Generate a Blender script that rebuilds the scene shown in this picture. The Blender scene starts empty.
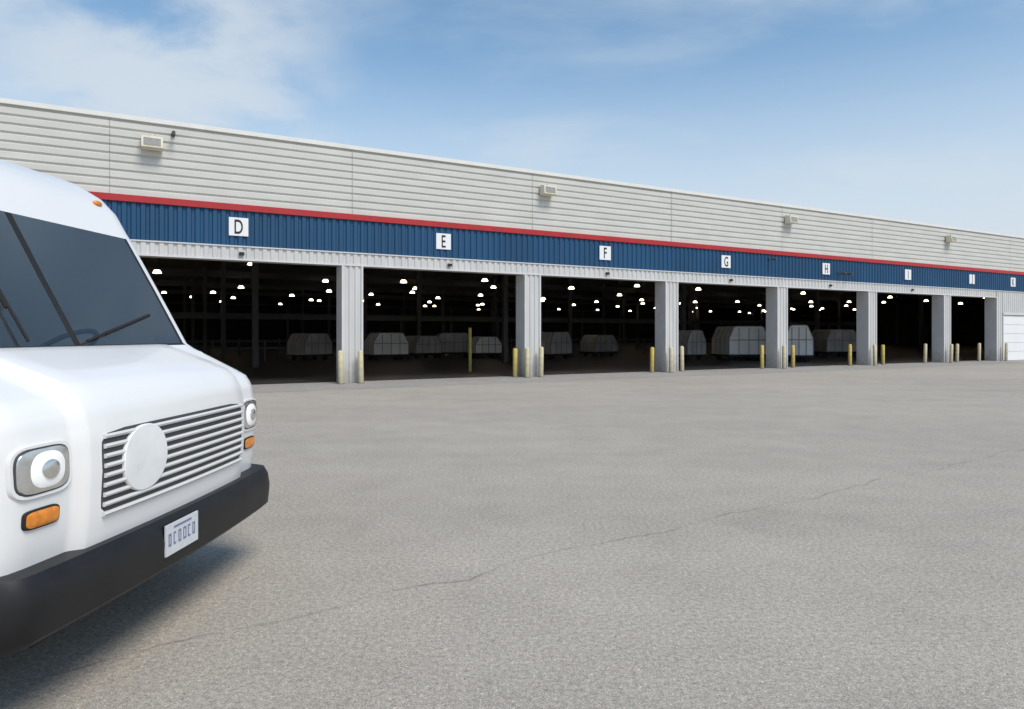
import bpy, bmesh, math, random
from mathutils import Vector, Matrix
random.seed(11)
scene=bpy.context.scene
scene.view_settings.view_transform='Standard'
try: scene.view_settings.look='None'
except: pass
scene.view_settings.exposure=0
F=682.67; H=1.6; HOR=335.0
ANG=math.atan2(0.4822,0.8761); CA,SA=math.cos(ANG),math.sin(ANG)
D=22.5
def B(s,y,z): return Vector((s*CA-y*SA, s*SA+y*CA, z))
def ratio(px):
    u=(px-512)/F
    return (CA*u+SA)/(-SA*u+CA)

# ---------------- materials ----------------
def nmat(name):
    m=bpy.data.materials.new(name); m.use_nodes=True
    nt=m.node_tree; return m,nt,nt.nodes['Principled BSDF']
def mat(name,col,rough=0.5,metal=0.0,var=0.12,scale=3.0,bump=0.0,bscale=40,emis=None,estr=0,stretch=(1,1,1),coat=0,dirt=None):
    m,nt,b=nmat(name)
    tc=nt.nodes.new('ShaderNodeTexCoord'); mp=nt.nodes.new('ShaderNodeMapping')
    mp.inputs['Scale'].default_value=stretch
    nt.links.new(tc.outputs['Object'],mp.inputs['Vector'])
    n=nt.nodes.new('ShaderNodeTexNoise'); n.inputs['Scale'].default_value=scale; n.inputs['Detail'].default_value=5
    nt.links.new(mp.outputs[0],n.inputs['Vector'])
    r=nt.nodes.new('ShaderNodeValToRGB')
    r.color_ramp.elements[0].position=0.3; r.color_ramp.elements[1].position=0.7
    r.color_ramp.elements[0].color=(*[c*(1-var) for c in col],1)
    r.color_ramp.elements[1].color=(*[min(1,c*(1+var)) for c in col],1)
    nt.links.new(n.outputs['Fac'],r.inputs['Fac']); out=r.outputs['Color']
    if dirt:   # splash-back grime rising from the ground, broken up by noise
        sp=nt.nodes.new('ShaderNodeSeparateXYZ'); nt.links.new(tc.outputs['Object'],sp.inputs[0])
        n3=nt.nodes.new('ShaderNodeTexNoise'); n3.inputs['Scale'].default_value=5; n3.inputs['Detail'].default_value=5; nt.links.new(tc.outputs['Object'],n3.inputs['Vector'])
        ad=nt.nodes.new('ShaderNodeMath'); ad.operation='MULTIPLY_ADD'; nt.links.new(n3.outputs['Fac'],ad.inputs[0]); ad.inputs[1].default_value=-.9; nt.links.new(sp.outputs[2],ad.inputs[2])
        mr=nt.nodes.new('ShaderNodeMapRange'); nt.links.new(ad.outputs[0],mr.inputs[0]); mr.inputs[1].default_value=-.45; mr.inputs[2].default_value=.35; mr.inputs[3].default_value=.6; mr.inputs[4].default_value=0
        mx=nt.nodes.new('ShaderNodeMixRGB'); nt.links.new(mr.outputs[0],mx.inputs[0]); nt.links.new(out,mx.inputs[1]); mx.inputs[2].default_value=(*dirt,1); out=mx.outputs[0]
    nt.links.new(out,b.inputs['Base Color'])
    b.inputs['Roughness'].default_value=rough; b.inputs['Metallic'].default_value=metal
    if coat: b.inputs['Coat Weight'].default_value=coat; b.inputs['Coat Roughness'].default_value=0.06
    if bump:
        n2=nt.nodes.new('ShaderNodeTexNoise'); n2.inputs['Scale'].default_value=bscale; n2.inputs['Detail'].default_value=3
        nt.links.new(tc.outputs['Object'],n2.inputs['Vector'])
        bp=nt.nodes.new('ShaderNodeBump'); bp.inputs['Strength'].default_value=bump; bp.inputs['Distance'].default_value=0.01
        nt.links.new(n2.outputs['Fac'],bp.inputs['Height']); nt.links.new(bp.outputs[0],b.inputs['Normal'])
    if emis:
        b.inputs['Emission Color'].default_value=(*emis,1); b.inputs['Emission Strength'].default_value=estr
    return m
M={}
M['siding']=mat('siding_metal',(0.61,0.60,0.555),0.5,var=0.06,scale=0.8,stretch=(1,1,4))
M['cap']=mat('cap_metal',(0.72,0.71,0.67),0.45,var=0.04)
M['red']=mat('red_trim',(0.40,0.018,0.02),0.45,var=0.08)
M['blue']=mat('blue_metal',(0.005,0.058,0.14),0.5,var=0.16,scale=0.7,stretch=(1,1,.5))
M['ltgrey']=mat('light_ribbed_metal',(0.56,0.555,0.54),0.5,var=0.07,scale=1.2,stretch=(2,2,.5),dirt=(.22,.20,.17))
M['trim']=mat('white_trim',(0.62,0.61,0.60),0.45,var=0.05,dirt=(.25,.23,.2))
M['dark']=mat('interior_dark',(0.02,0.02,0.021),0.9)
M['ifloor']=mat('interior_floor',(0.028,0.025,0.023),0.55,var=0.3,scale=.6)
M['lamp']=mat('lamp_glow',(0.8,0.8,0.75),0.5,emis=(1.0,0.82,0.58),estr=11)
try: M['lamp'].cycles.emission_sampling='NONE'
except Exception as ex: print(ex)
M['yellow']=mat('bollard_yellow',(0.55,0.42,0.10),0.55,var=0.2,scale=6,dirt=(.2,.17,.12))
M['cream']=mat('bollard_cream',(0.60,0.53,0.34),0.6,var=0.15,scale=6,dirt=(.25,.22,.17))
M['white']=mat('sign_white',(0.8,0.8,0.8),0.5,var=0.03)
M['black']=mat('black_paint',(0.012,0.012,0.012),0.5)
M['paint']=mat('truck_white_paint',(0.80,0.795,0.78),0.28,var=0.015,scale=1.5,coat=0.4)
M['emb']=mat('emblem_white',(0.80,0.80,0.79),0.5,var=0.06,scale=9)
M['bumper']=mat('bumper_black',(0.006,0.006,0.007),0.5,var=.4,scale=6)
M['rubber']=mat('rubber',(0.012,0.012,0.012),0.8,var=.3)
M['chassis']=mat('chassis',(0.01,0.01,0.01),0.8)
M['chrome']=mat('chrome',(0.80,0.80,0.78),0.25,metal=1,var=.1,scale=25)
M['grille']=mat('grille_dark',(0.05,0.05,0.05),0.6)
M['slat']=mat('grille_slat',(0.66,0.66,0.65),0.35,var=.05)
M['orange']=mat('orange_lens',(0.72,0.24,0.03),0.2,var=.2,scale=30)
M['bulk']=mat('cab_interior_grey',(0.70,0.72,0.72),0.7)
M['dash']=mat('dashboard',(0.05,0.05,0.055),0.7)
M['seat']=mat('seat_fabric',(0.03,0.03,0.035),0.8)
M['alu']=mat('container_alu',(0.74,0.74,0.73),0.45,var=.12,scale=1.2)
M['alu2']=mat('container_alu_dim',(0.42,0.42,0.42),0.5,var=.2,scale=1.2)  # darker copy of the container aluminium, dim interior light put into the colour
M['aluf']=mat('container_frame',(0.22,0.22,0.23),0.5,metal=.5)
M['steel']=mat('column_steel',(0.07,0.07,0.075),0.6)
M['plate']=mat('plate_white',(0.62,0.63,0.65),0.4,var=.05,scale=30)
M['platetxt']=mat('plate_blue_text',(0.16,0.20,0.32),0.5)
m,nt,b=nmat('headlamp_lens'); b.inputs['Base Color'].default_value=(.88,.88,.86,1); b.inputs['Roughness'].default_value=.1
b.inputs['Emission Color'].default_value=(1,.95,.85,1); b.inputs['Emission Strength'].default_value=.12
M['hl']=m
m=bpy.data.materials.new('windshield_glass'); m.use_nodes=True; nt=m.node_tree; nt.nodes.clear()
o=nt.nodes.new('ShaderNodeOutputMaterial'); mx=nt.nodes.new('ShaderNodeMixShader'); tr=nt.nodes.new('ShaderNodeBsdfTransparent'); gl=nt.nodes.new('ShaderNodeBsdfGlossy')
tr.inputs[0].default_value=(.80,.87,.86,1); gl.inputs['Roughness'].default_value=.03; gl.inputs['Color'].default_value=(.9,.95,1,1)
lw=nt.nodes.new('ShaderNodeFresnel'); lw.inputs[0].default_value=1.9
nt.links.new(lw.outputs[0],mx.inputs[0]); nt.links.new(tr.outputs[0],mx.inputs[1]); nt.links.new(gl.outputs[0],mx.inputs[2]); nt.links.new(mx.outputs[0],o.inputs[0])
M['glass']=m
m=bpy.data.materials.new('added_translucent_roof'); m.use_nodes=True; nt=m.node_tree; b=nt.nodes['Principled BSDF']; b.inputs['Base Color'].default_value=(.82,.82,.80,1); b.inputs['Roughness'].default_value=.35  # translucent roof panel, added to let daylight brighten the cab
o=nt.nodes['Material Output']; mx=nt.nodes.new('ShaderNodeMixShader'); tl=nt.nodes.new('ShaderNodeBsdfTranslucent'); tl.inputs[0].default_value=(.9,.92,.92,1); mx.inputs[0].default_value=.5
nt.links.new(b.outputs[0],mx.inputs[1]); nt.links.new(tl.outputs[0],mx.inputs[2]); nt.links.new(mx.outputs[0],o.inputs[0]); M['troof']=m
M['sglass']=mat('side_glass',(0.02,0.025,0.03),0.05,var=.05)

def ground_mat(name,base):
    m,nt,b=nmat(name); L=nt.links; N=nt.nodes
    tc=N.new('ShaderNodeTexCoord')
    def noise(sc,det=5,rough=.6,vec=None,dist=0):
        n=N.new('ShaderNodeTexNoise'); n.inputs['Scale'].default_value=sc; n.inputs['Detail'].default_value=det; n.inputs['Roughness'].default_value=rough; n.inputs['Distortion'].default_value=dist
        L.new(vec or tc.outputs['Object'],n.inputs['Vector']); return n.outputs['Fac']
    def mr(v,a,b_,c,d):
        n=N.new('ShaderNodeMapRange'); n.inputs[1].default_value=a;n.inputs[2].default_value=b_;n.inputs[3].default_value=c;n.inputs[4].default_value=d
        L.new(v,n.inputs[0]); return n.outputs[0]
    def mul(a,b_,op='MULTIPLY'):
        n=N.new('ShaderNodeMath'); n.operation=op
        for i,x in enumerate((a,b_)):
            if isinstance(x,(int,float)): n.inputs[i].default_value=x
            else: L.new(x,n.inputs[i])
        return n.outputs[0]
    big=mr(noise(.16,3,.6),.3,.7,.94,1.05)
    mid=mr(noise(1.4,6,.7),.3,.7,.92,1.07)
    mp=N.new('ShaderNodeMapping'); mp.inputs['Rotation'].default_value=(0,0,-ANG); mp.inputs['Scale'].default_value=(.06,.7,1)
    L.new(tc.outputs['Object'],mp.inputs[0])
    lane=mr(noise(1.0,4,.6,mp.outputs[0],.4),.3,.7,.95,1.04)
    fine=mr(noise(34,4,.8),.34,.66,.70,1.28)
    fine2=mr(noise(120,2,.75),.34,.66,.62,1.36)
    v=N.new('ShaderNodeTexVoronoi'); v.inputs['Scale'].default_value=30; v.inputs['Randomness'].default_value=1; L.new(tc.outputs['Object'],v.inputs['Vector'])
    peb=mr(v.outputs['Distance'],.09,.17,1.5,1.0)
    v4=N.new('ShaderNodeTexVoronoi'); v4.inputs['Scale'].default_value=24; L.new(tc.outputs['Object'],v4.inputs['Vector'])
    pit=mr(v4.outputs['Distance'],.07,.14,.5,1.0)
    wv=N.new('ShaderNodeTexNoise'); wv.inputs['Scale'].default_value=1.3; wv.inputs['Detail'].default_value=5; L.new(tc.outputs['Object'],wv.inputs['Vector'])
    va=N.new('ShaderNodeVectorMath'); va.operation='SCALE'; va.inputs['Scale'].default_value=.45; L.new(wv.outputs['Color'],va.inputs[0])
    vb=N.new('ShaderNodeVectorMath'); vb.operation='ADD'; L.new(tc.outputs['Object'],vb.inputs[0]); L.new(va.outputs[0],vb.inputs[1])
    sx=N.new('ShaderNodeSeparateXYZ'); L.new(vb.outputs[0],sx.inputs[0])
    line=mul(mul(sx.outputs[0],.56),mul(sx.outputs[1],-.828),'ADD')
    absn=N.new('ShaderNodeMath'); absn.operation='ABSOLUTE'; L.new(mul(line,4.0,'ADD'),absn.inputs[0])
    seam=mul(mr(absn.outputs[0],.0,.02,.40,.0),mr(noise(3,3),.4,.6,.15,1))
    tot=mul(mul(mul(big,mid),lane),mul(mul(fine,fine2),mul(peb,pit)))
    tot=mul(tot,mul(1.0,seam,'SUBTRACT'))
    st=mr(noise(.55,3,.5,None,.8),.60,.75,1.0,.92); tot=mul(tot,st)
    vm=N.new('ShaderNodeVectorMath'); vm.operation='SCALE'
    cmb=N.new('ShaderNodeRGB'); cmb.outputs[0].default_value=(*base,1)
    L.new(cmb.outputs[0],vm.inputs[0]); L.new(tot,vm.inputs['Scale'])
    L.new(vm.outputs[0],b.inputs['Base Color'])
    b.inputs['Roughness'].default_value=.9
    b.inputs['Specular IOR Level'].default_value=.2
    bp=N.new('ShaderNodeBump'); bp.inputs['Strength'].default_value=.45; bp.inputs['Distance'].default_value=.005
    L.new(fine,bp.inputs['Height']); L.new(bp.outputs[0],b.inputs['Normal'])
    return m
M['ground']=ground_mat('worn_paving',(.405,.362,.306))
M['apron']=ground_mat('concrete_apron_mat',(.345,.325,.298))

# ---------------- mesh helpers ----------------
def obj(name,verts,faces,mats,parent=None,fm=None,smooth=False,sharp=None):
    me=bpy.data.meshes.new(name); me.from_pydata([tuple(v) for v in verts],[],faces); 
    for k in (mats if isinstance(mats,(list,tuple)) else [mats]): me.materials.append(M[k])
    if fm: 
        for p,i in zip(me.polygons,fm): p.material_index=i
    bm=bmesh.new(); bm.from_mesh(me); bmesh.ops.recalc_face_normals(bm,faces=bm.faces); bm.to_mesh(me); bm.free()
    if smooth:
        for p in me.polygons: p.use_smooth=True
        if sharp: me.set_sharp_from_angle(angle=math.radians(sharp))
    o=bpy.data.objects.new(name,me); scene.collection.objects.link(o)
    if parent: o.parent=parent
    return o
class MB:
    def __init__(s): s.v=[];s.f=[];s.m=[]
    def add(s,vs,fs,mi=0):
        b=len(s.v); s.v+= [Vector(v) for v in vs]; s.f+=[[b+i for i in f] for f in fs]; s.m+=[mi]*len(fs)
    def box(s,x0,x1,y0,y1,z0,z1,mi=0):
        vs=[(x,y,z) for x in(x0,x1) for y in(y0,y1) for z in(z0,z1)]
        s.add(vs,[(0,1,3,2),(4,6,7,5),(0,4,5,1),(2,3,7,6),(0,2,6,4),(1,5,7,3)],mi)
    def cyl(s,c,r,h,axis='z',n=20,mi=0,r2=None):
        r2=r if r2 is None else r2; vs=[]
        for k,(rr,t) in enumerate(((r,0),(r2,h))):
            for i in range(n):
                a=2*math.pi*i/n; p,q=rr*math.cos(a),rr*math.sin(a)
                vs.append({'z':(c[0]+p,c[1]+q,c[2]+t),'y':(c[0]+p,c[1]+t,c[2]+q),'x':(c[0]+t,c[1]+p,c[2]+q)}[axis])
        fs=[(i,(i+1)%n,n+(i+1)%n,n+i) for i in range(n)]+[tuple(range(n)),tuple(range(n,2*n))]
        s.add(vs,fs,mi)
    def rod(s,a,b,r,n=8,mi=0):
        a=Vector(a);b=Vector(b);d=(b-a).normalized(); u=d.orthogonal().normalized(); w=d.cross(u); vs=[]
        for p in(a,b):
            for i in range(n):
                t=2*math.pi*i/n; vs.append(p+u*r*math.cos(t)+w*r*math.sin(t))
        s.add(vs,[(i,(i+1)%n,n+(i+1)%n,n+i) for i in range(n)]+[tuple(range(n)),tuple(range(n,2*n))],mi)
    def out(s,name,mats,parent=None,smooth=False,sharp=35):
        return obj(name,s.v,s.f,mats,parent,s.m,smooth,sharp)
def empty(name,loc=(0,0,0),rz=0):
    e=bpy.data.objects.new(name,None); scene.collection.objects.link(e); e.location=loc; e.rotation_euler=(0,0,rz); return e
def bevel(o,w,seg=2):
    md=o.modifiers.new('b','BEVEL'); md.width=w; md.segments=seg; md.limit_method='ANGLE'; return o

# ---------------- ground ----------------
obj('ground',[(-900,-900,0),(900,-900,0),(900,900,0),(-900,900,0)],[(0,1,2,3)],'ground')
S0,S1=-45.0,110.0
ap=MB(); ap.add([B(S0,D-2.6,.004),B(S1,D-2.6,.004),B(S1,D+.7,.004),B(S0,D+.7,.004)],[(0,1,2,3)])
ap.out('concrete_apron',['apron'])

# ---------------- building ----------------
bld=empty('warehouse_building',(0,0,0),ANG)
Z1,Z2=5.63,7.78
prof=[]; z=Z1; pitch=(Z2-Z1)/9
for k in range(9):
    prof+= [(0.0,z),(-0.01,z+pitch*.62),(0.05,z+pitch*.76),(0.05,z+pitch*.93)]; z+=pitch
prof.append((0.0,Z2))
seams=[S0]+[6.3+6.97*k for k in range(-7,15)]+[S1]
mb=MB()
for a,b_ in zip(seams[:-1],seams[1:]):
    j=random.uniform(-.004,.004)
    vs=[];
    for (dy,zz) in prof: vs+=[(a+.012,D+dy+j,zz),(b_-.0,D+dy+j+.003,zz)]
    mb.add(vs,[(2*i,2*i+1,2*i+3,2*i+2) for i in range(len(prof)-1)])
mb.out('upper_siding',['siding'],bld)
mb=MB()
mb.box(S0,S1,D-.05,D+.70,Z2,Z2+.13); 
mb.out('roof_cap',['cap'],bld)
mb=MB(); mb.box(S0,S1,D-.07,D+.05,5.43,5.62); mb.out('red_band',['red'],bld)
def vribs(name,s0,s1,z0,z1,y,p,dep,mk):
    pts=[];s=s0
    while s<s1-.001:
        for ds,dd in((0,0),(.45,0),(.58,dep),(.87,dep)):
            if s+ds*p<s1: pts.append((s+ds*p,y+dd))
        s+=p
    pts.append((s1,y))
    vs=[]
    for a,b_ in pts: vs+=[(a,b_,z0),(a,b_,z1)]
    return obj(name,vs,[(2*i,2*i+2,2*i+3,2*i+1) for i in range(len(pts)-1)],mk,bld)
vribs('blue_band',S0,S1,4.35,5.43,D-.02,.24,.04,'blue')
vribs('header_panel',S0,46.5,3.95,4.33,D-.01,.24,.035,'ltgrey')
mb=MB(); mb.box(S0,S1,D-.035,D+.03,4.315,4.352); mb.box(S0,46.5,D-.03,D+.03,3.90,3.95); mb.out('header_flashing',['trim'],bld)
mb=MB(); mb.box(S0,S1,D+.06,D+.65,3.92,7.775,0); mb.out('wall_core',['ltgrey'],bld)
RS=[6.67+6.97*k for k in range(-7,6)]
mb=MB()
for k,R in enumerate(RS):
    mb.box(R-.68,R-.02,D+.05,D+.65,.008,3.92,0)
    mb.box(R-.72,R-.66,D-.03,D+.66,.008,3.899,1); mb.box(R-.06,R,D-.03,D+.66,.008,3.899,1)
mb.out('pillars',['ltgrey','trim'],bld)
for R in RS: vribs('pillar_ribs',R-.66,R-.06,.008,3.899,D-.01,.2,.035,'ltgrey')
vribs('right_wall',46.56,47.25,.008,4.315,D-.01,.24,.035,'ltgrey')
mb=MB(); mb.box(46.5,46.56,D-.03,D+.66,.008,3.92,1); mb.box(46.56,S1,D+.05,D+.65,.008,3.92,0); 
s=47.25
while s<S1-5:
    for q in range(5): mb.box(s+.06,s+2.94,D+.02,D+.045,.02+q*.56,.02+q*.56+.54,2)
    mb.box(s,s+.06,D-.03,D+.05,.008,2.86,1); mb.box(s+2.94,s+3.0,D-.03,D+.05,.008,2.86,1); mb.box(s,s+3.0,D-.06,D+.05,2.862,2.98,1)
    s+=6.97
mb.out('closed_doors_wall',['ltgrey','trim','white'],bld)
s=47.25
while s<S1-5:
    vribs('wall_over_door',s,s+3,2.98,4.315,D-.005,.24,.035,'ltgrey')
    vribs('wall_between',s+3,s+6.97,.008,4.315,D-.008,.24,.035,'ltgrey'); s+=6.97
DB=D+80
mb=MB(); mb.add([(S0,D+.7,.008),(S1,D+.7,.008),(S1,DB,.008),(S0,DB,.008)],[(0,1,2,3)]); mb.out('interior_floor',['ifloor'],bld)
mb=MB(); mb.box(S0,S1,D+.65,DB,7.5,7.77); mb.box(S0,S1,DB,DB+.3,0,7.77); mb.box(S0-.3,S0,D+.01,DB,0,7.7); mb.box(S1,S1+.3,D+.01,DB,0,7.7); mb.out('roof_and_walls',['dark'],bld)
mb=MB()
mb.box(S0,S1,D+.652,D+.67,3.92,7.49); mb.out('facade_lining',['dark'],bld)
mb=MB()
k=0
y=D+9
while y<DB-3:
    s=S0+4+(3.6 if k%2 else 0)+random.uniform(-1,1)
    while s<S1-3:
        if random.random()<.80:
            x=s+random.uniform(-.7,.7); zz=5.5+random.uniform(-.15,.35)
            mb.cyl((x,y,zz),.25,.18,n=10,mi=0,r2=.15); mb.cyl((x,y,zz+.18),.16,.16,n=8,mi=1,r2=.08); mb.rod((x,y,zz+.34),(x,y,7.5),.015,4,1)
        s+=7.2
    y+=7.6; k+=1
mb.out('high_bay_lamps',['lamp','steel'],bld)
mb=MB()
y=D+13
while y<DB:
    s=S0+8.3
    while s<S1:
        mb.box(s-.14,s+.14,y-.14,y+.14,.01,7.5,0); s+=13.94
    mb.box(S0,S1,y-.08,y+.08,6.6,7.1,0)
    y+=14
for yy in (D+22,D+34):
    for zz in (.75,1.15): mb.box(-20,70,yy-.05,yy+.05,zz,zz+.07,0)
    s=-20
    while s<70: mb.box(s-.05,s+.05,yy-.06,yy+.06,.01,1.3,0); s+=3
yy=D+28
mb.box(-20,75,yy-.6,yy+.6,2.7,2.85,0); mb.box(-20,75,yy-.62,yy-.58,2.85,3.1,0)
s=-20
while s<75: mb.box(s-.06,s+.06,yy-.55,yy-.43,.01,2.7,0); mb.box(s-.02,s+.02,yy-.62,yy-.58,3.1,3.7,0); s+=4.2
mb.box(-20,75,yy-.62,yy-.58,3.68,3.73,0)
mb.out('interior_structure',['steel'],bld)
M['cream2']=mat('fixture_cream',(.66,.62,.48),.5)
M['wl_lens']=mat('fixture_lens',(.30,.29,.26),.25,var=.2,scale=20)
def wall_light(s,z,sc=1):
    e=empty('wall_light',B(s,D-.012,z),ANG)
    mb=MB()
    mb.box(-.20,.20,-.10,.0,.02,.30,0)
    vs=[(-.28,-.40,-.02),(.28,-.40,-.02),(.28,-.05,-.04),(-.28,-.05,-.04),(-.28,-.36,.30),(.28,-.36,.30),(.28,-.05,.36),(-.28,-.05,.36)]
    mb.add(vs,[(0,1,2,3),(4,5,6,7),(0,1,5,4),(1,2,6,5),(2,3,7,6),(3,0,4,7)],0)
    mb.add([(-.22,-.403,.03),(.22,-.403,.03),(.22,-.375,.25),(-.22,-.375,.25)],[(0,1,2,3)],1)
    mb.box(-.03,.03,-.2,-.14,.33,.42,0)
    o=mb.out('housing',['cream2','wl_lens'],e); bevel(o,.01); return e
for s in (.40,13.85,27.6,41.2,55,69): wall_light(s,7.0)
def seccam(s,z):
    e=empty('security_camera',B(s,D-.012,z),ANG); mb=MB()
    mb.box(-.05,.05,-.05,0,-.05,.05); mb.rod((0,-.04,0),(0,-.22,.03),.018); mb.cyl((0,-.42,-.02),.05,.26,'y',12); mb.cyl((-0,-.2,-.02),.06,.03,'y',12)
    mb.out('body',['steel'],e,True)
for s,z in ((.95,7.5),(26.3,5.2)): seccam(s,z)
for s in (31.4,31.9): seccam(s,4.75)
mb=MB()
for R in RS: mb.box(R-3.9,R-3.75,D-.10,D-.03,4.05,4.15); 
mb.out('door_sensors',['black'],bld)
for ch,s in zip('DEFGHIJK',[2.76,9.58,16.68,23.45,30.4,37.3,43.7,48.4]):
    e=empty('dock_letter_sign',B(s,D-.024,4.93),ANG)
    mb=MB(); mb.box(-.28,.28,-.025,.0,-.28,.28); o=mb.out('plate',['white'],e); 
    cu=bpy.data.curves.new('t','FONT'); cu.body=ch; cu.size=.62; cu.align_x='CENTER'; cu.align_y='CENTER'; cu.extrude=.003; cu.offset=.006
    to=bpy.data.objects.new('tmp',cu); scene.collection.objects.link(to); bpy.context.view_layer.update()
    me=bpy.data.meshes.new_from_object(to.evaluated_get(bpy.context.evaluated_depsgraph_get())); bpy.data.objects.remove(to)
    me.materials.clear(); me.materials.append(M['black'])
    xs=[v.co.x for v in me.vertices]; ys=[v.co.y for v in me.vertices]; cx=(min(xs)+max(xs))/2; cy=(min(ys)+max(ys))/2
    for v in me.vertices: v.co.x=(v.co.x-cx)*.60; v.co.y=(v.co.y-cy)
    l=bpy.data.objects.new('letter',me); scene.collection.objects.link(l); l.parent=e; l.rotation_euler=(math.pi/2,0,0); l.location=(0,-.030,0)
def bollard(s,y,h,mk):
    n=18;vs=[];r=.09
    rings=[(r,0),(r,h-.06),(r*.92,h-.03),(r*.7,h-.008),(r*.3,h)]
    mb=MB()
    for rr,z in rings: vs+=[(rr*math.cos(2*math.pi*i/n),rr*math.sin(2*math.pi*i/n),z) for i in range(n)]
    fs=[(k*n+i,k*n+(i+1)%n,(k+1)*n+(i+1)%n,(k+1)*n+i) for k in range(len(rings)-1) for i in range(n)]+[tuple(range(4*n,5*n))]
    mb.add(vs,fs,0); mb.cyl((0,0,0.0),.12,.012,n=n,mi=1)
    o=mb.out('bollard',[mk,'steel'],None,True); o.location=B(s,y,.006); o.rotation_euler=(random.uniform(-.02,.02),random.uniform(-.02,.02),ANG)
for px in (341,361,515,527,541,652,671,682,762,784,793,850,875,883,925,951,957,979,1006):
    s=D*ratio(px); dy=.2
    for R in RS+[47.2]:
        if R-.9<s<R+.12: dy=-.28
    if s>46.3: dy=-.28
    yy=D+dy
    bollard(yy*ratio(px),yy,1.1+random.uniform(-.03,.05),'yellow' if px in(515,652,762,850,883,793) else 'cream')
mb=MB(); 
pz=683*1.6/37; pxs=(470-512)/F*pz
mb.cyl((pxs,pz,.01),.07,1.9,mi=0); mb.out('column_guard',['yellow'],None,True)

def container(px,by,w,h,dep,rz,base=.38,mk='alu'):
    Z=F*H/(by-HOR); X=(px-512)/F*Z
    e=empty('air_cargo_container',(X,Z+dep/2,.01),ANG+rz)
    mb=MB(); c=.42
    pr=[(-w/2,0),(w/2,0),(w/2,h*.55),(w/2-c*.75,h-.07),(w/2-c*1.1,h),(-w/2+c*1.1,h),(-w/2+c*.75,h-.07),(-w/2,h*.55)]
    n=len(pr); vs=[(x,-dep/2,base+z) for x,z in pr]+[(x,dep/2,base+z) for x,z in pr]
    mb.add(vs,[tuple(range(n)),tuple(range(n,2*n))]+[(i,(i+1)%n,n+(i+1)%n,n+i) for i in range(n)],0)
    for yy in(-dep/2,dep/2):
        for i in range(n):
            a=pr[i];b_=pr[(i+1)%n]; mb.rod((a[0],yy,base+a[1]),(b_[0],yy,base+b_[1]),.028,6,1)
        for fx in(-.5,0,.5): mb.box(fx*w/2-.02,fx*w/2+.02,yy-.02,yy+.02,base,base+h*.93,1)
        mb.box(-w/2,w/2,yy-.018,yy+.018,base+h*.5,base+h*.53,1)
    for fy in(-.25,0,.25):
        for i in range(1,n): 
            a=pr[i];b_=pr[(i+1)%n]; mb.rod((a[0],fy*dep,base+a[1]),(b_[0],fy*dep,base+b_[1]),.018,5,1)
    mb.box(-w/2-.05,w/2+.05,-dep/2-.05,dep/2+.05,base-.12,base-.01,2)
    for wx in(-w/2+.3,w/2-.3):
        for wy in(-dep/2+.3,dep/2-.3): mb.cyl((wx,wy-.05,.15),.15,.1,'y',14,2)
    mb.rod((0,-dep/2,base-.08),(0,-dep/2-.9,.2),.03,6,2)
    mb.out('container_body',[mk,'aluf','chassis'],e)
for a in [(306,361,2.2,1.3,1.6,.5,.38,'alu2'),(384,361,2.3,1.35,1.6,.05),(420,359,2.2,1.15,1.6,.3,.38,'alu2'),(452,358,2.6,1.35,1.6,-.3,.38,'alu2'),(484,359,1.9,1.1,1.6,-.1),
          (552,360,2.4,1.4,1.6,.4,.38,'alu2'),(600,357,2.2,1.2,1.6,.1,.38,'alu2'),(690,361,1.7,1.5,1.6,.1,.38,'alu2'),(746,361,2.6,1.75,2.4,-.35),(799,362,1.7,1.8,1.6,-.5),(840,357,2.6,1.6,2,-.3,.38,'alu2')]:
    container(*a)

# ---------------- truck ----------------
tr=empty('delivery_truck',(-1.81,3.70,0),math.radians(-3))
HW=1.2
P=[(-.02,.66,.16,1,.05),(0,.80,.17,1,.05),(.01,1.0,.17,1,.05),(.005,1.16,.17,1,.05),(-.015,1.26,.16,1,.05),(-.045,1.315,.15,1,.05),(-.095,1.36,.14,1,.04),(-.18,1.395,.13,1,.03),(-.35,1.455,.11,.9,.01),(-.50,1.515,.10,.7,0),(-.555,1.55,.10,.0,0),
   (-.76,1.92,.10,0,0),(-.955,2.28,.12,0,0),(-.985,2.34,.14,0,0),(-1.04,2.46,.17,0,0),(-1.13,2.565,.2,0,0),(-1.28,2.66,.22,0,0),(-1.5,2.735,.22,0,0),(-1.85,2.80,.2,0,0),(-2.4,2.85,.18,0,0),(-4.5,2.89,.16,0,0),(-6.6,2.89,.15,0,0),(-6.69,2.86,.14,0,0),(-6.72,2.78,.12,0,0),(-6.72,.66,.1,0,0)]
def pn(u):
    i=min(int(u),len(P)-2); f=u-i
    a=P[i];b_=P[i+1]; q=[a[k]*(1-f)+b_[k]*f for k in range(5)]
    def nr(j):
        j0=max(j-1,0); j1=min(j+1,len(P)-1); dx=P[j1][0]-P[j0][0]; dz=P[j1][1]-P[j0][1]; l=math.hypot(dx,dz); return (dz/l,-dx/l)
    n0=nr(i);n1=nr(i+1); n=Vector((n0[0]*(1-f)+n1[0]*f,0,n0[1]*(1-f)+n1[1]*f)).normalized()
    return q,n
def sm(e0,e1,x):
    t=max(0,min(1,(x-e0)/(e1-e0))); return t*t*(3-2*t)
def TS(u,y,off=0):
    q,n=pn(u); r=q[2]; ay=min(abs(y),HW)
    o=off+.05*q[3]*(1-sm(.745,.80,ay))-.01-q[4]*(ay/HW)**2
    if ay>HW-r:
        th=math.asin(min(1,(ay-(HW-r))/r)); o-=r*(1-math.cos(th))
    return Vector((q[0],y,q[1]))+n*o
us=[]
for i in range(len(P)-1):
    k=3 if i<10 else (4 if i in(10,11) else 1)
    us+=[i+j/k for j in range(k)]
us.append(len(P)-1)
vs=[]
rows=[]
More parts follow.
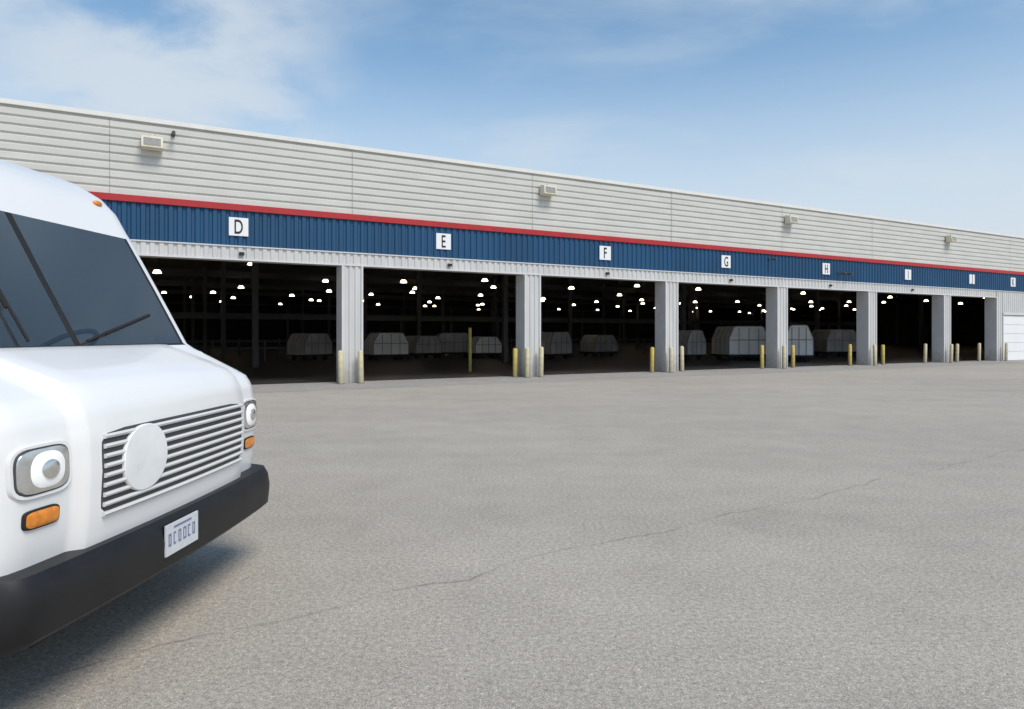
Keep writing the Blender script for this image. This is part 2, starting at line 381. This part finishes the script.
for u in us:
    q,_=pn(u); r=q[2]; ys=[]
    for j in range(6,0,-1): ys.append(-(HW-r+r*math.sin(math.radians(15*j))))
    base=[-1.03,-1.0,-.83,-.815,-.80,-.785,-.77,-.755,-.74,-.6,-.5,-.4,-.3,-.2,-.1,-.025,.025,.1,.2,.3,.4,.5,.6,.74,.755,.77,.785,.80,.815,.83,1.0,1.03]
    lim=(HW-r)
    for t in base: ys.append(t if abs(t)<.9 else t*lim/1.05)
    for j in range(1,7): ys.append(HW-r+r*math.sin(math.radians(15*j)))
    row=[TS(u,y) for y in ys]; rows.append(row)
nc=len(rows[0]); JC=[j for j in range(nc-1) if abs((ys[j]+ys[j+1])/2)<.01][0]
for r_ in rows: vs+=r_
fs=[];fm=[]
for i in range(len(rows)-1):
    um=(us[i]+us[i+1])/2
    for j in range(nc-1):
        fs.append((i*nc+j,i*nc+j+1,(i+1)*nc+j+1,(i+1)*nc+j)); mi=0
        if 10<um<12 and 6<=j<nc-7:
            mi=1
            if j in(6,nc-8) or j==JC: mi=2
        if us[i]>=9.6 and um<10 and 6<=j<nc-7: mi=2
        if 17<um<21 and 7<=j<nc-8: mi=3
        fm.append(mi)
fs.append([i*nc for i in range(len(rows))]); fm.append(0)
fs.append([i*nc+nc-1 for i in range(len(rows))]); fm.append(0)
body=obj('body_shell',vs,fs,['paint','glass','rubber','troof'],tr,fm,True,45)
ZU=[(pn(u)[0][1],u) for u in [k/20 for k in range(0,120)]]
def FZ(y,z,off=0):
    u=min(ZU,key=lambda a:abs(a[0]-z))[1]
    for a,b_ in zip(ZU[:-1],ZU[1:]):
        if a[0]<=z<=b_[0] and b_[0]>a[0]: u=a[1]+(b_[1]-a[1])*(z-a[0])/(b_[0]-a[0]); break
    return TS(u,y,off)
def sup(mb,cy,cz,ry,rz,off0,off1,mi,n=5,dome=0.0,seg=48,inner=True):
    rings=[(1,off0),(1,off1*.7+off0*.3),(.97,off1)]+([(.8,off1+dome*.5),(.5,off1+dome*.85),(.2,off1+dome)] if inner else [])
    vs=[]
    for rr,of in rings:
        for i in range(seg):
            a=2*math.pi*i/seg; c,s_=math.cos(a),math.sin(a)
            k=(abs(c)**n+abs(s_)**n)**(-1/n)
            vs.append(FZ(cy+ry*rr*k*c,cz+rz*rr*k*s_,of))
    R_=len(rings)
    fs=[(k*seg+i,k*seg+(i+1)%seg,(k+1)*seg+(i+1)%seg,(k+1)*seg+i) for k in range(R_-1) for i in range(seg)]+[tuple(range((R_-1)*seg,R_*seg))]
    mb.add(vs,fs,mi)
mb=MB(); sup(mb,.01,.98,.69,.19,-.01,.004,0,n=12); mb.out('grille_recess',['grille'],tr,True)
mb=MB()
def bar(y0,y1,z0,z1,o0,o1,mi,ny=24):
    vs=[]
    for k in range(ny+1):
        y=y0+(y1-y0)*k/ny
        vs+=[FZ(y,z0,o0),FZ(y,z0,o1-.006),FZ(y,(z0+z1)/2,o1),FZ(y,z1,o1-.006),FZ(y,z1,o0)]
    fs=[(k*5+j,k*5+5+j,k*5+6+j,k*5+1+j) for k in range(ny) for j in range(4)]+[tuple(range(5)),tuple(range(ny*5,ny*5+5))]
    mb.add(vs,fs,mi)
for k in range(9):
    z=.797+k*.0425; bar(-.67,.69,z,z+.019,.0,.018,0)
mb.out('grille_slats',['slat','paint'],tr,True)
mb=MB(); sup(mb,-.385,1.01,.17,.155,0,.0195,0,n=2.2,dome=.001); mb.out('round_emblem',['emb'],tr,True)
for sgn in(-1,1):
    cy=sgn*.955
    mb=MB(); sup(mb,cy,1.06,.150,.110,-.02,.012,0,n=4.5,inner=False); mb.out('headlamp_pod',['paint'],tr,True)
    mb=MB(); sup(mb,cy,1.06,.134,.096,0,.0135,0,n=4.5,inner=False); mb.out('headlamp_gasket',['dash'],tr,True)
    mb=MB(); sup(mb,cy,1.06,.128,.090,0,.0165,0,n=4.5,dome=.006); mb.out('headlamp_reflector',['chrome'],tr,True)
    mb=MB(); sup(mb,cy-sgn*.01,1.06,.088,.074,.01,.022,0,n=2.6,dome=.010); mb.out('headlamp_bulb_lens',['hl'],tr,True)
    mb=MB(); sup(mb,cy-sgn*.01,1.06,.045,.040,.02,.036,0,n=2,dome=.006); mb.out('headlamp_bulb',['chrome'],tr,True)
    mb=MB(); sup(mb,cy,.865,.090,.040,-.01,.010,0,n=5,dome=.0); mb.out('turn_signal_frame',['rubber'],tr,True)
    mb=MB(); sup(mb,cy,.865,.082,.033,-.01,.014,0,n=5,dome=.006); mb.out('turn_signal',['orange'],tr,True)
mb=MB()
for y in(-.92,.92):
    c=TS(14.4,y,.006)
    me_=bmesh.new(); bmesh.ops.create_uvsphere(me_,u_segments=14,v_segments=8,radius=1)
    vs=[c+Vector((v.co.x*.02,v.co.y*.045,v.co.z*.02)) for v in me_.verts]; fs=[[v.index for v in f.verts] for f in me_.faces]; me_.free(); mb.add(vs,fs)
mb.out('marker_lights',['orange'],tr,True)
mb=MB(); sec=[(-.10,.41),(.05,.40),(.085,.43),(.095,.52),(.097,.56),(.085,.635),(.06,.675),(-.10,.68)]
ny=40; vs=[]
for k in range(ny+1):
    y=-1.22+2.44*k/ny; ay=abs(y); bx=-.05*(y/1.2)**2
    if ay>1.06: bx-=.16*(1-math.sqrt(max(0,1-((ay-1.06)/.16)**2)))
    for a,z in sec: vs.append((a+bx-.0,y,z))
ns=len(sec)
mb.add(vs,[(k*ns+j,(k+1)*ns+j,(k+1)*ns+(j+1)%ns,k*ns+(j+1)%ns) for k in range(ny) for j in range(ns)]+[tuple(range(ns)),tuple(range(ny*ns,ny*ns+ns))])
mb.out('front_bumper',['bumper'],tr,True,40)
mb=MB(); mb.box(.092,.101,-.29,.02,.49,.645,0)
x=-.27
for wd in(.026,.022,.026,.03,.024,.026):
    mb.box(.1015,.1022,x,x+wd,.535,.545,1); mb.box(.1015,.1022,x,x+wd,.588,.598,1); mb.box(.1015,.1022,x,x+.008,.5455,.5875,1)
    if wd>.025: mb.box(.1015,.1022,x+wd-.008,x+wd,.5455,.5875,1)
    x+=.046
mb.box(.1015,.1022,-.22,-.05,.617,.628,1)
mb.out('licence_plate',['plate','platetxt'],tr)
mb=MB(); mb.box(-6.7,-.05,-1.15,1.15,.62,.665); mb.box(-6.5,-.02,-.5,-.38,.42,.62); mb.box(-6.5,-.02,.38,.5,.42,.62); mb.box(-.12,-.04,-1.0,1.0,.36,.64)
mb.box(-1.6,-.3,-.3,.3,.35,.62)
for ax in(-1.05,-4.9): mb.rod((ax,-1.0,.4),(ax,1.0,.4),.06)
mb.out('chassis',['chassis'],tr)
for ax in(-1.05,-4.9):
    for sg in(-1,1):
        mb=MB(); n=32; vs=[]
        for r,y in((.12,.02),(.24,.02),(.25,.0),(.36,-.01),(.40,.03),(.40,.22),(.36,.27),(.1,.27)):
            vs+=[(ax+r*math.cos(2*math.pi*i/n),sg*(1.21-y),.40+r*math.sin(2*math.pi*i/n)) for i in range(n)]
        fs=[(k*n+i,k*n+(i+1)%n,(k+1)*n+(i+1)%n,(k+1)*n+i) for k in range(7) for i in range(n)]+[tuple(range(n)),tuple(range(7*n,8*n))]
        mb.add(vs,fs); 
        for p in range(len(mb.m)):
            if p<n: mb.m[p]=1
        mb.out('wheel',['rubber','slat'],tr,True,30)
        mb=MB(); 
        vs=[(ax,sg*1.203,.66)]+[(ax+.47*math.cos(math.pi*i/24),sg*1.203,.66+.25*math.sin(math.pi*i/24)) for i in range(25)]
        mb.add(vs,[(0,i,i+1) for i in range(1,25)]); mb.out('wheel_arch',['rubber'],tr)
for sg in(-1,1):
    mb=MB(); y=sg*1.203
    mb.add([(-.92,y,1.5),(-1.9,y,1.5),(-1.9,y,2.3),(-1.25,y,2.3)],[(0,1,2,3)],0)
    for x in(-.85,-1.98): mb.box(x-.01,x+.01,min(y,y+sg*.003),max(y,y+sg*.003),.7,2.45 if x<-1 else 1.42,1)
    mb.box(-6.6,-.3,min(y,y+sg*.02),max(y,y+sg*.02),.74,.80,1)
    mb.out('side_window',['sglass','rubber'],tr)
mb=MB()
mb.box(-2.25,-2.2,-1.15,1.15,.7,2.75,0)
for k in range(22): mb.box(-2.2,-2.17,-1.1+k*.1,-1.06+k*.1,.9,2.6,0)
mb.box(-.95,-.60,-1.1,1.1,1.1,1.46,1)
mb.box(-2.2,-.6,-1.15,1.15,.67,.72,1)
mb.box(-1.75,-1.25,.35,.85,1.0,1.15,2); mb.box(-1.85,-1.72,.35,.85,1.1,1.85,2)
o=mb.out('cab_interior',['bulk','dash','seat'],tr)
bpy.ops.mesh.primitive_torus_add(major_radius=.22,minor_radius=.016,location=(0,0,0)); t=bpy.context.object; t.name='steering_wheel'; t.data.materials.append(M['dash']); t.parent=tr; t.location=(-1.1,.6,1.5); t.rotation_euler=(0,math.radians(-35),0)
mb=MB()
def wip(u0,y0,u1,y1):
    a=TS(u0,y0,.03); b_=TS(u1,y1,.02); mb.rod(a,b_,.008)
    d=(b_-a); q,n=pn((u0+u1)/2)
    w=n*.02
    mb.rod(a.lerp(b_,.3)-w*.5,b_+d*.1-w*.5,.012)
wip(10.02,.05,10.45,.75)
wip(10.02,-.38,11.6,-.40)
mb.out('wipers',['rubber'],tr)

# ---------------- sun & sky ----------------
sd=Vector((.50,-.56,.95)).normalized()
sun=bpy.data.lights.new('sun','SUN'); sun.energy=3.1; sun.angle=math.radians(26); sun.color=(1,.94,.85)
so=bpy.data.objects.new('sun',sun); scene.collection.objects.link(so); so.rotation_euler=sd.to_track_quat('Z','Y').to_euler(); so.location=(0,0,50)
w=bpy.data.worlds.new('World'); scene.world=w; w.use_nodes=True; nt=w.node_tree; N=nt.nodes; L=nt.links
bg=N['Background']; bg.inputs['Strength'].default_value=.15
sky=N.new('ShaderNodeTexSky'); sky.sky_type='NISHITA'; sky.sun_disc=False
sky.sun_elevation=math.asin(sd.z); sky.sun_rotation=math.atan2(sd.x,sd.y); sky.air_density=1.0; sky.dust_density=.3; sky.ozone_density=1.0
hs=N.new('ShaderNodeHueSaturation'); hs.inputs['Hue'].default_value=.49; hs.inputs['Saturation'].default_value=1.12; hs.inputs['Value'].default_value=1.1; L.new(sky.outputs[0],hs.inputs['Color'])
tc=N.new('ShaderNodeTexCoord'); sp=N.new('ShaderNodeSeparateXYZ'); L.new(tc.outputs['Generated'],sp.inputs[0])
def mth(op,a,b_=None):
    n=N.new('ShaderNodeMath'); n.operation=op
    for i,x in enumerate((a,b_)):
        if x is None: continue
        if isinstance(x,(int,float)): n.inputs[i].default_value=x
        else: L.new(x,n.inputs[i])
    return n.outputs[0]
zz=mth('ADD',mth('MAXIMUM',sp.outputs[2],0.0),.22)
cx=mth('DIVIDE',sp.outputs[0],zz); cy=mth('DIVIDE',sp.outputs[1],zz)
cb=N.new('ShaderNodeCombineXYZ'); L.new(cx,cb.inputs[0]); L.new(cy,cb.inputs[1])
def clouds(rot,scl,loc,ns,det,a,b_,mxv):
    mp=N.new('ShaderNodeMapping'); mp.inputs['Rotation'].default_value=(0,0,math.radians(rot)); mp.inputs['Scale'].default_value=scl; mp.inputs['Location'].default_value=loc; L.new(cb.outputs[0],mp.inputs[0])
    n1=N.new('ShaderNodeTexNoise'); n1.inputs['Scale'].default_value=ns; n1.inputs['Detail'].default_value=det; n1.inputs['Roughness'].default_value=.58; n1.inputs['Distortion'].default_value=.3; L.new(mp.outputs[0],n1.inputs['Vector'])
    cr=N.new('ShaderNodeMapRange'); cr.interpolation_type='SMOOTHSTEP'; cr.inputs[1].default_value=a; cr.inputs[2].default_value=b_; cr.inputs[3].default_value=0; cr.inputs[4].default_value=mxv; L.new(n1.outputs['Fac'],cr.inputs[0]); return cr.outputs[0]
c1=clouds(-25,(.8,1.2,1),(1.7,.4,0),1.3,8,.44,.76,.6)
dt=N.new('ShaderNodeVectorMath'); dt.operation='DOT_PRODUCT'; L.new(tc.outputs['Generated'],dt.inputs[0]); dt.inputs[1].default_value=Vector((-.52,1,.42)).normalized()
bk=N.new('ShaderNodeMapRange'); bk.interpolation_type='SMOOTHSTEP'; L.new(dt.outputs['Value'],bk.inputs[0]); bk.inputs[1].default_value=.965; bk.inputs[2].default_value=1.0; bk.inputs[3].default_value=0; bk.inputs[4].default_value=1
c3=mth('MULTIPLY',clouds(10,(1,1.2,1),(.3,7.7,0),2.6,9,.32,.62,.85),bk.outputs[0])
hz=N.new('ShaderNodeMapRange'); hz.interpolation_type='SMOOTHSTEP'; hz.inputs[1].default_value=.44; hz.inputs[2].default_value=.08; hz.inputs[3].default_value=0; hz.inputs[4].default_value=.95; L.new(sp.outputs[2],hz.inputs[0])
inv=mth('SUBTRACT',1.0,hz.outputs[0])
for c in (c1,c3): inv=mth('MULTIPLY',inv,mth('SUBTRACT',1.0,c))
f=mth('SUBTRACT',1.0,inv)
mx=N.new('ShaderNodeMixRGB'); L.new(f,mx.inputs[0]); L.new(hs.outputs[0],mx.inputs[1]); mx.inputs[2].default_value=(4.4,4.9,5.4,1)
L.new(mx.outputs[0],bg.inputs['Color'])
cam=bpy.data.cameras.new('camera'); co=bpy.data.objects.new('camera',cam); scene.collection.objects.link(co)
cam.lens=24; cam.sensor_width=36; cam.sensor_fit='HORIZONTAL'; cam.shift_y=-19.5/1024; cam.clip_end=3000; cam.clip_start=.05
co.location=(0,0,H); co.rotation_euler=(math.pi/2,0,0); scene.camera=co
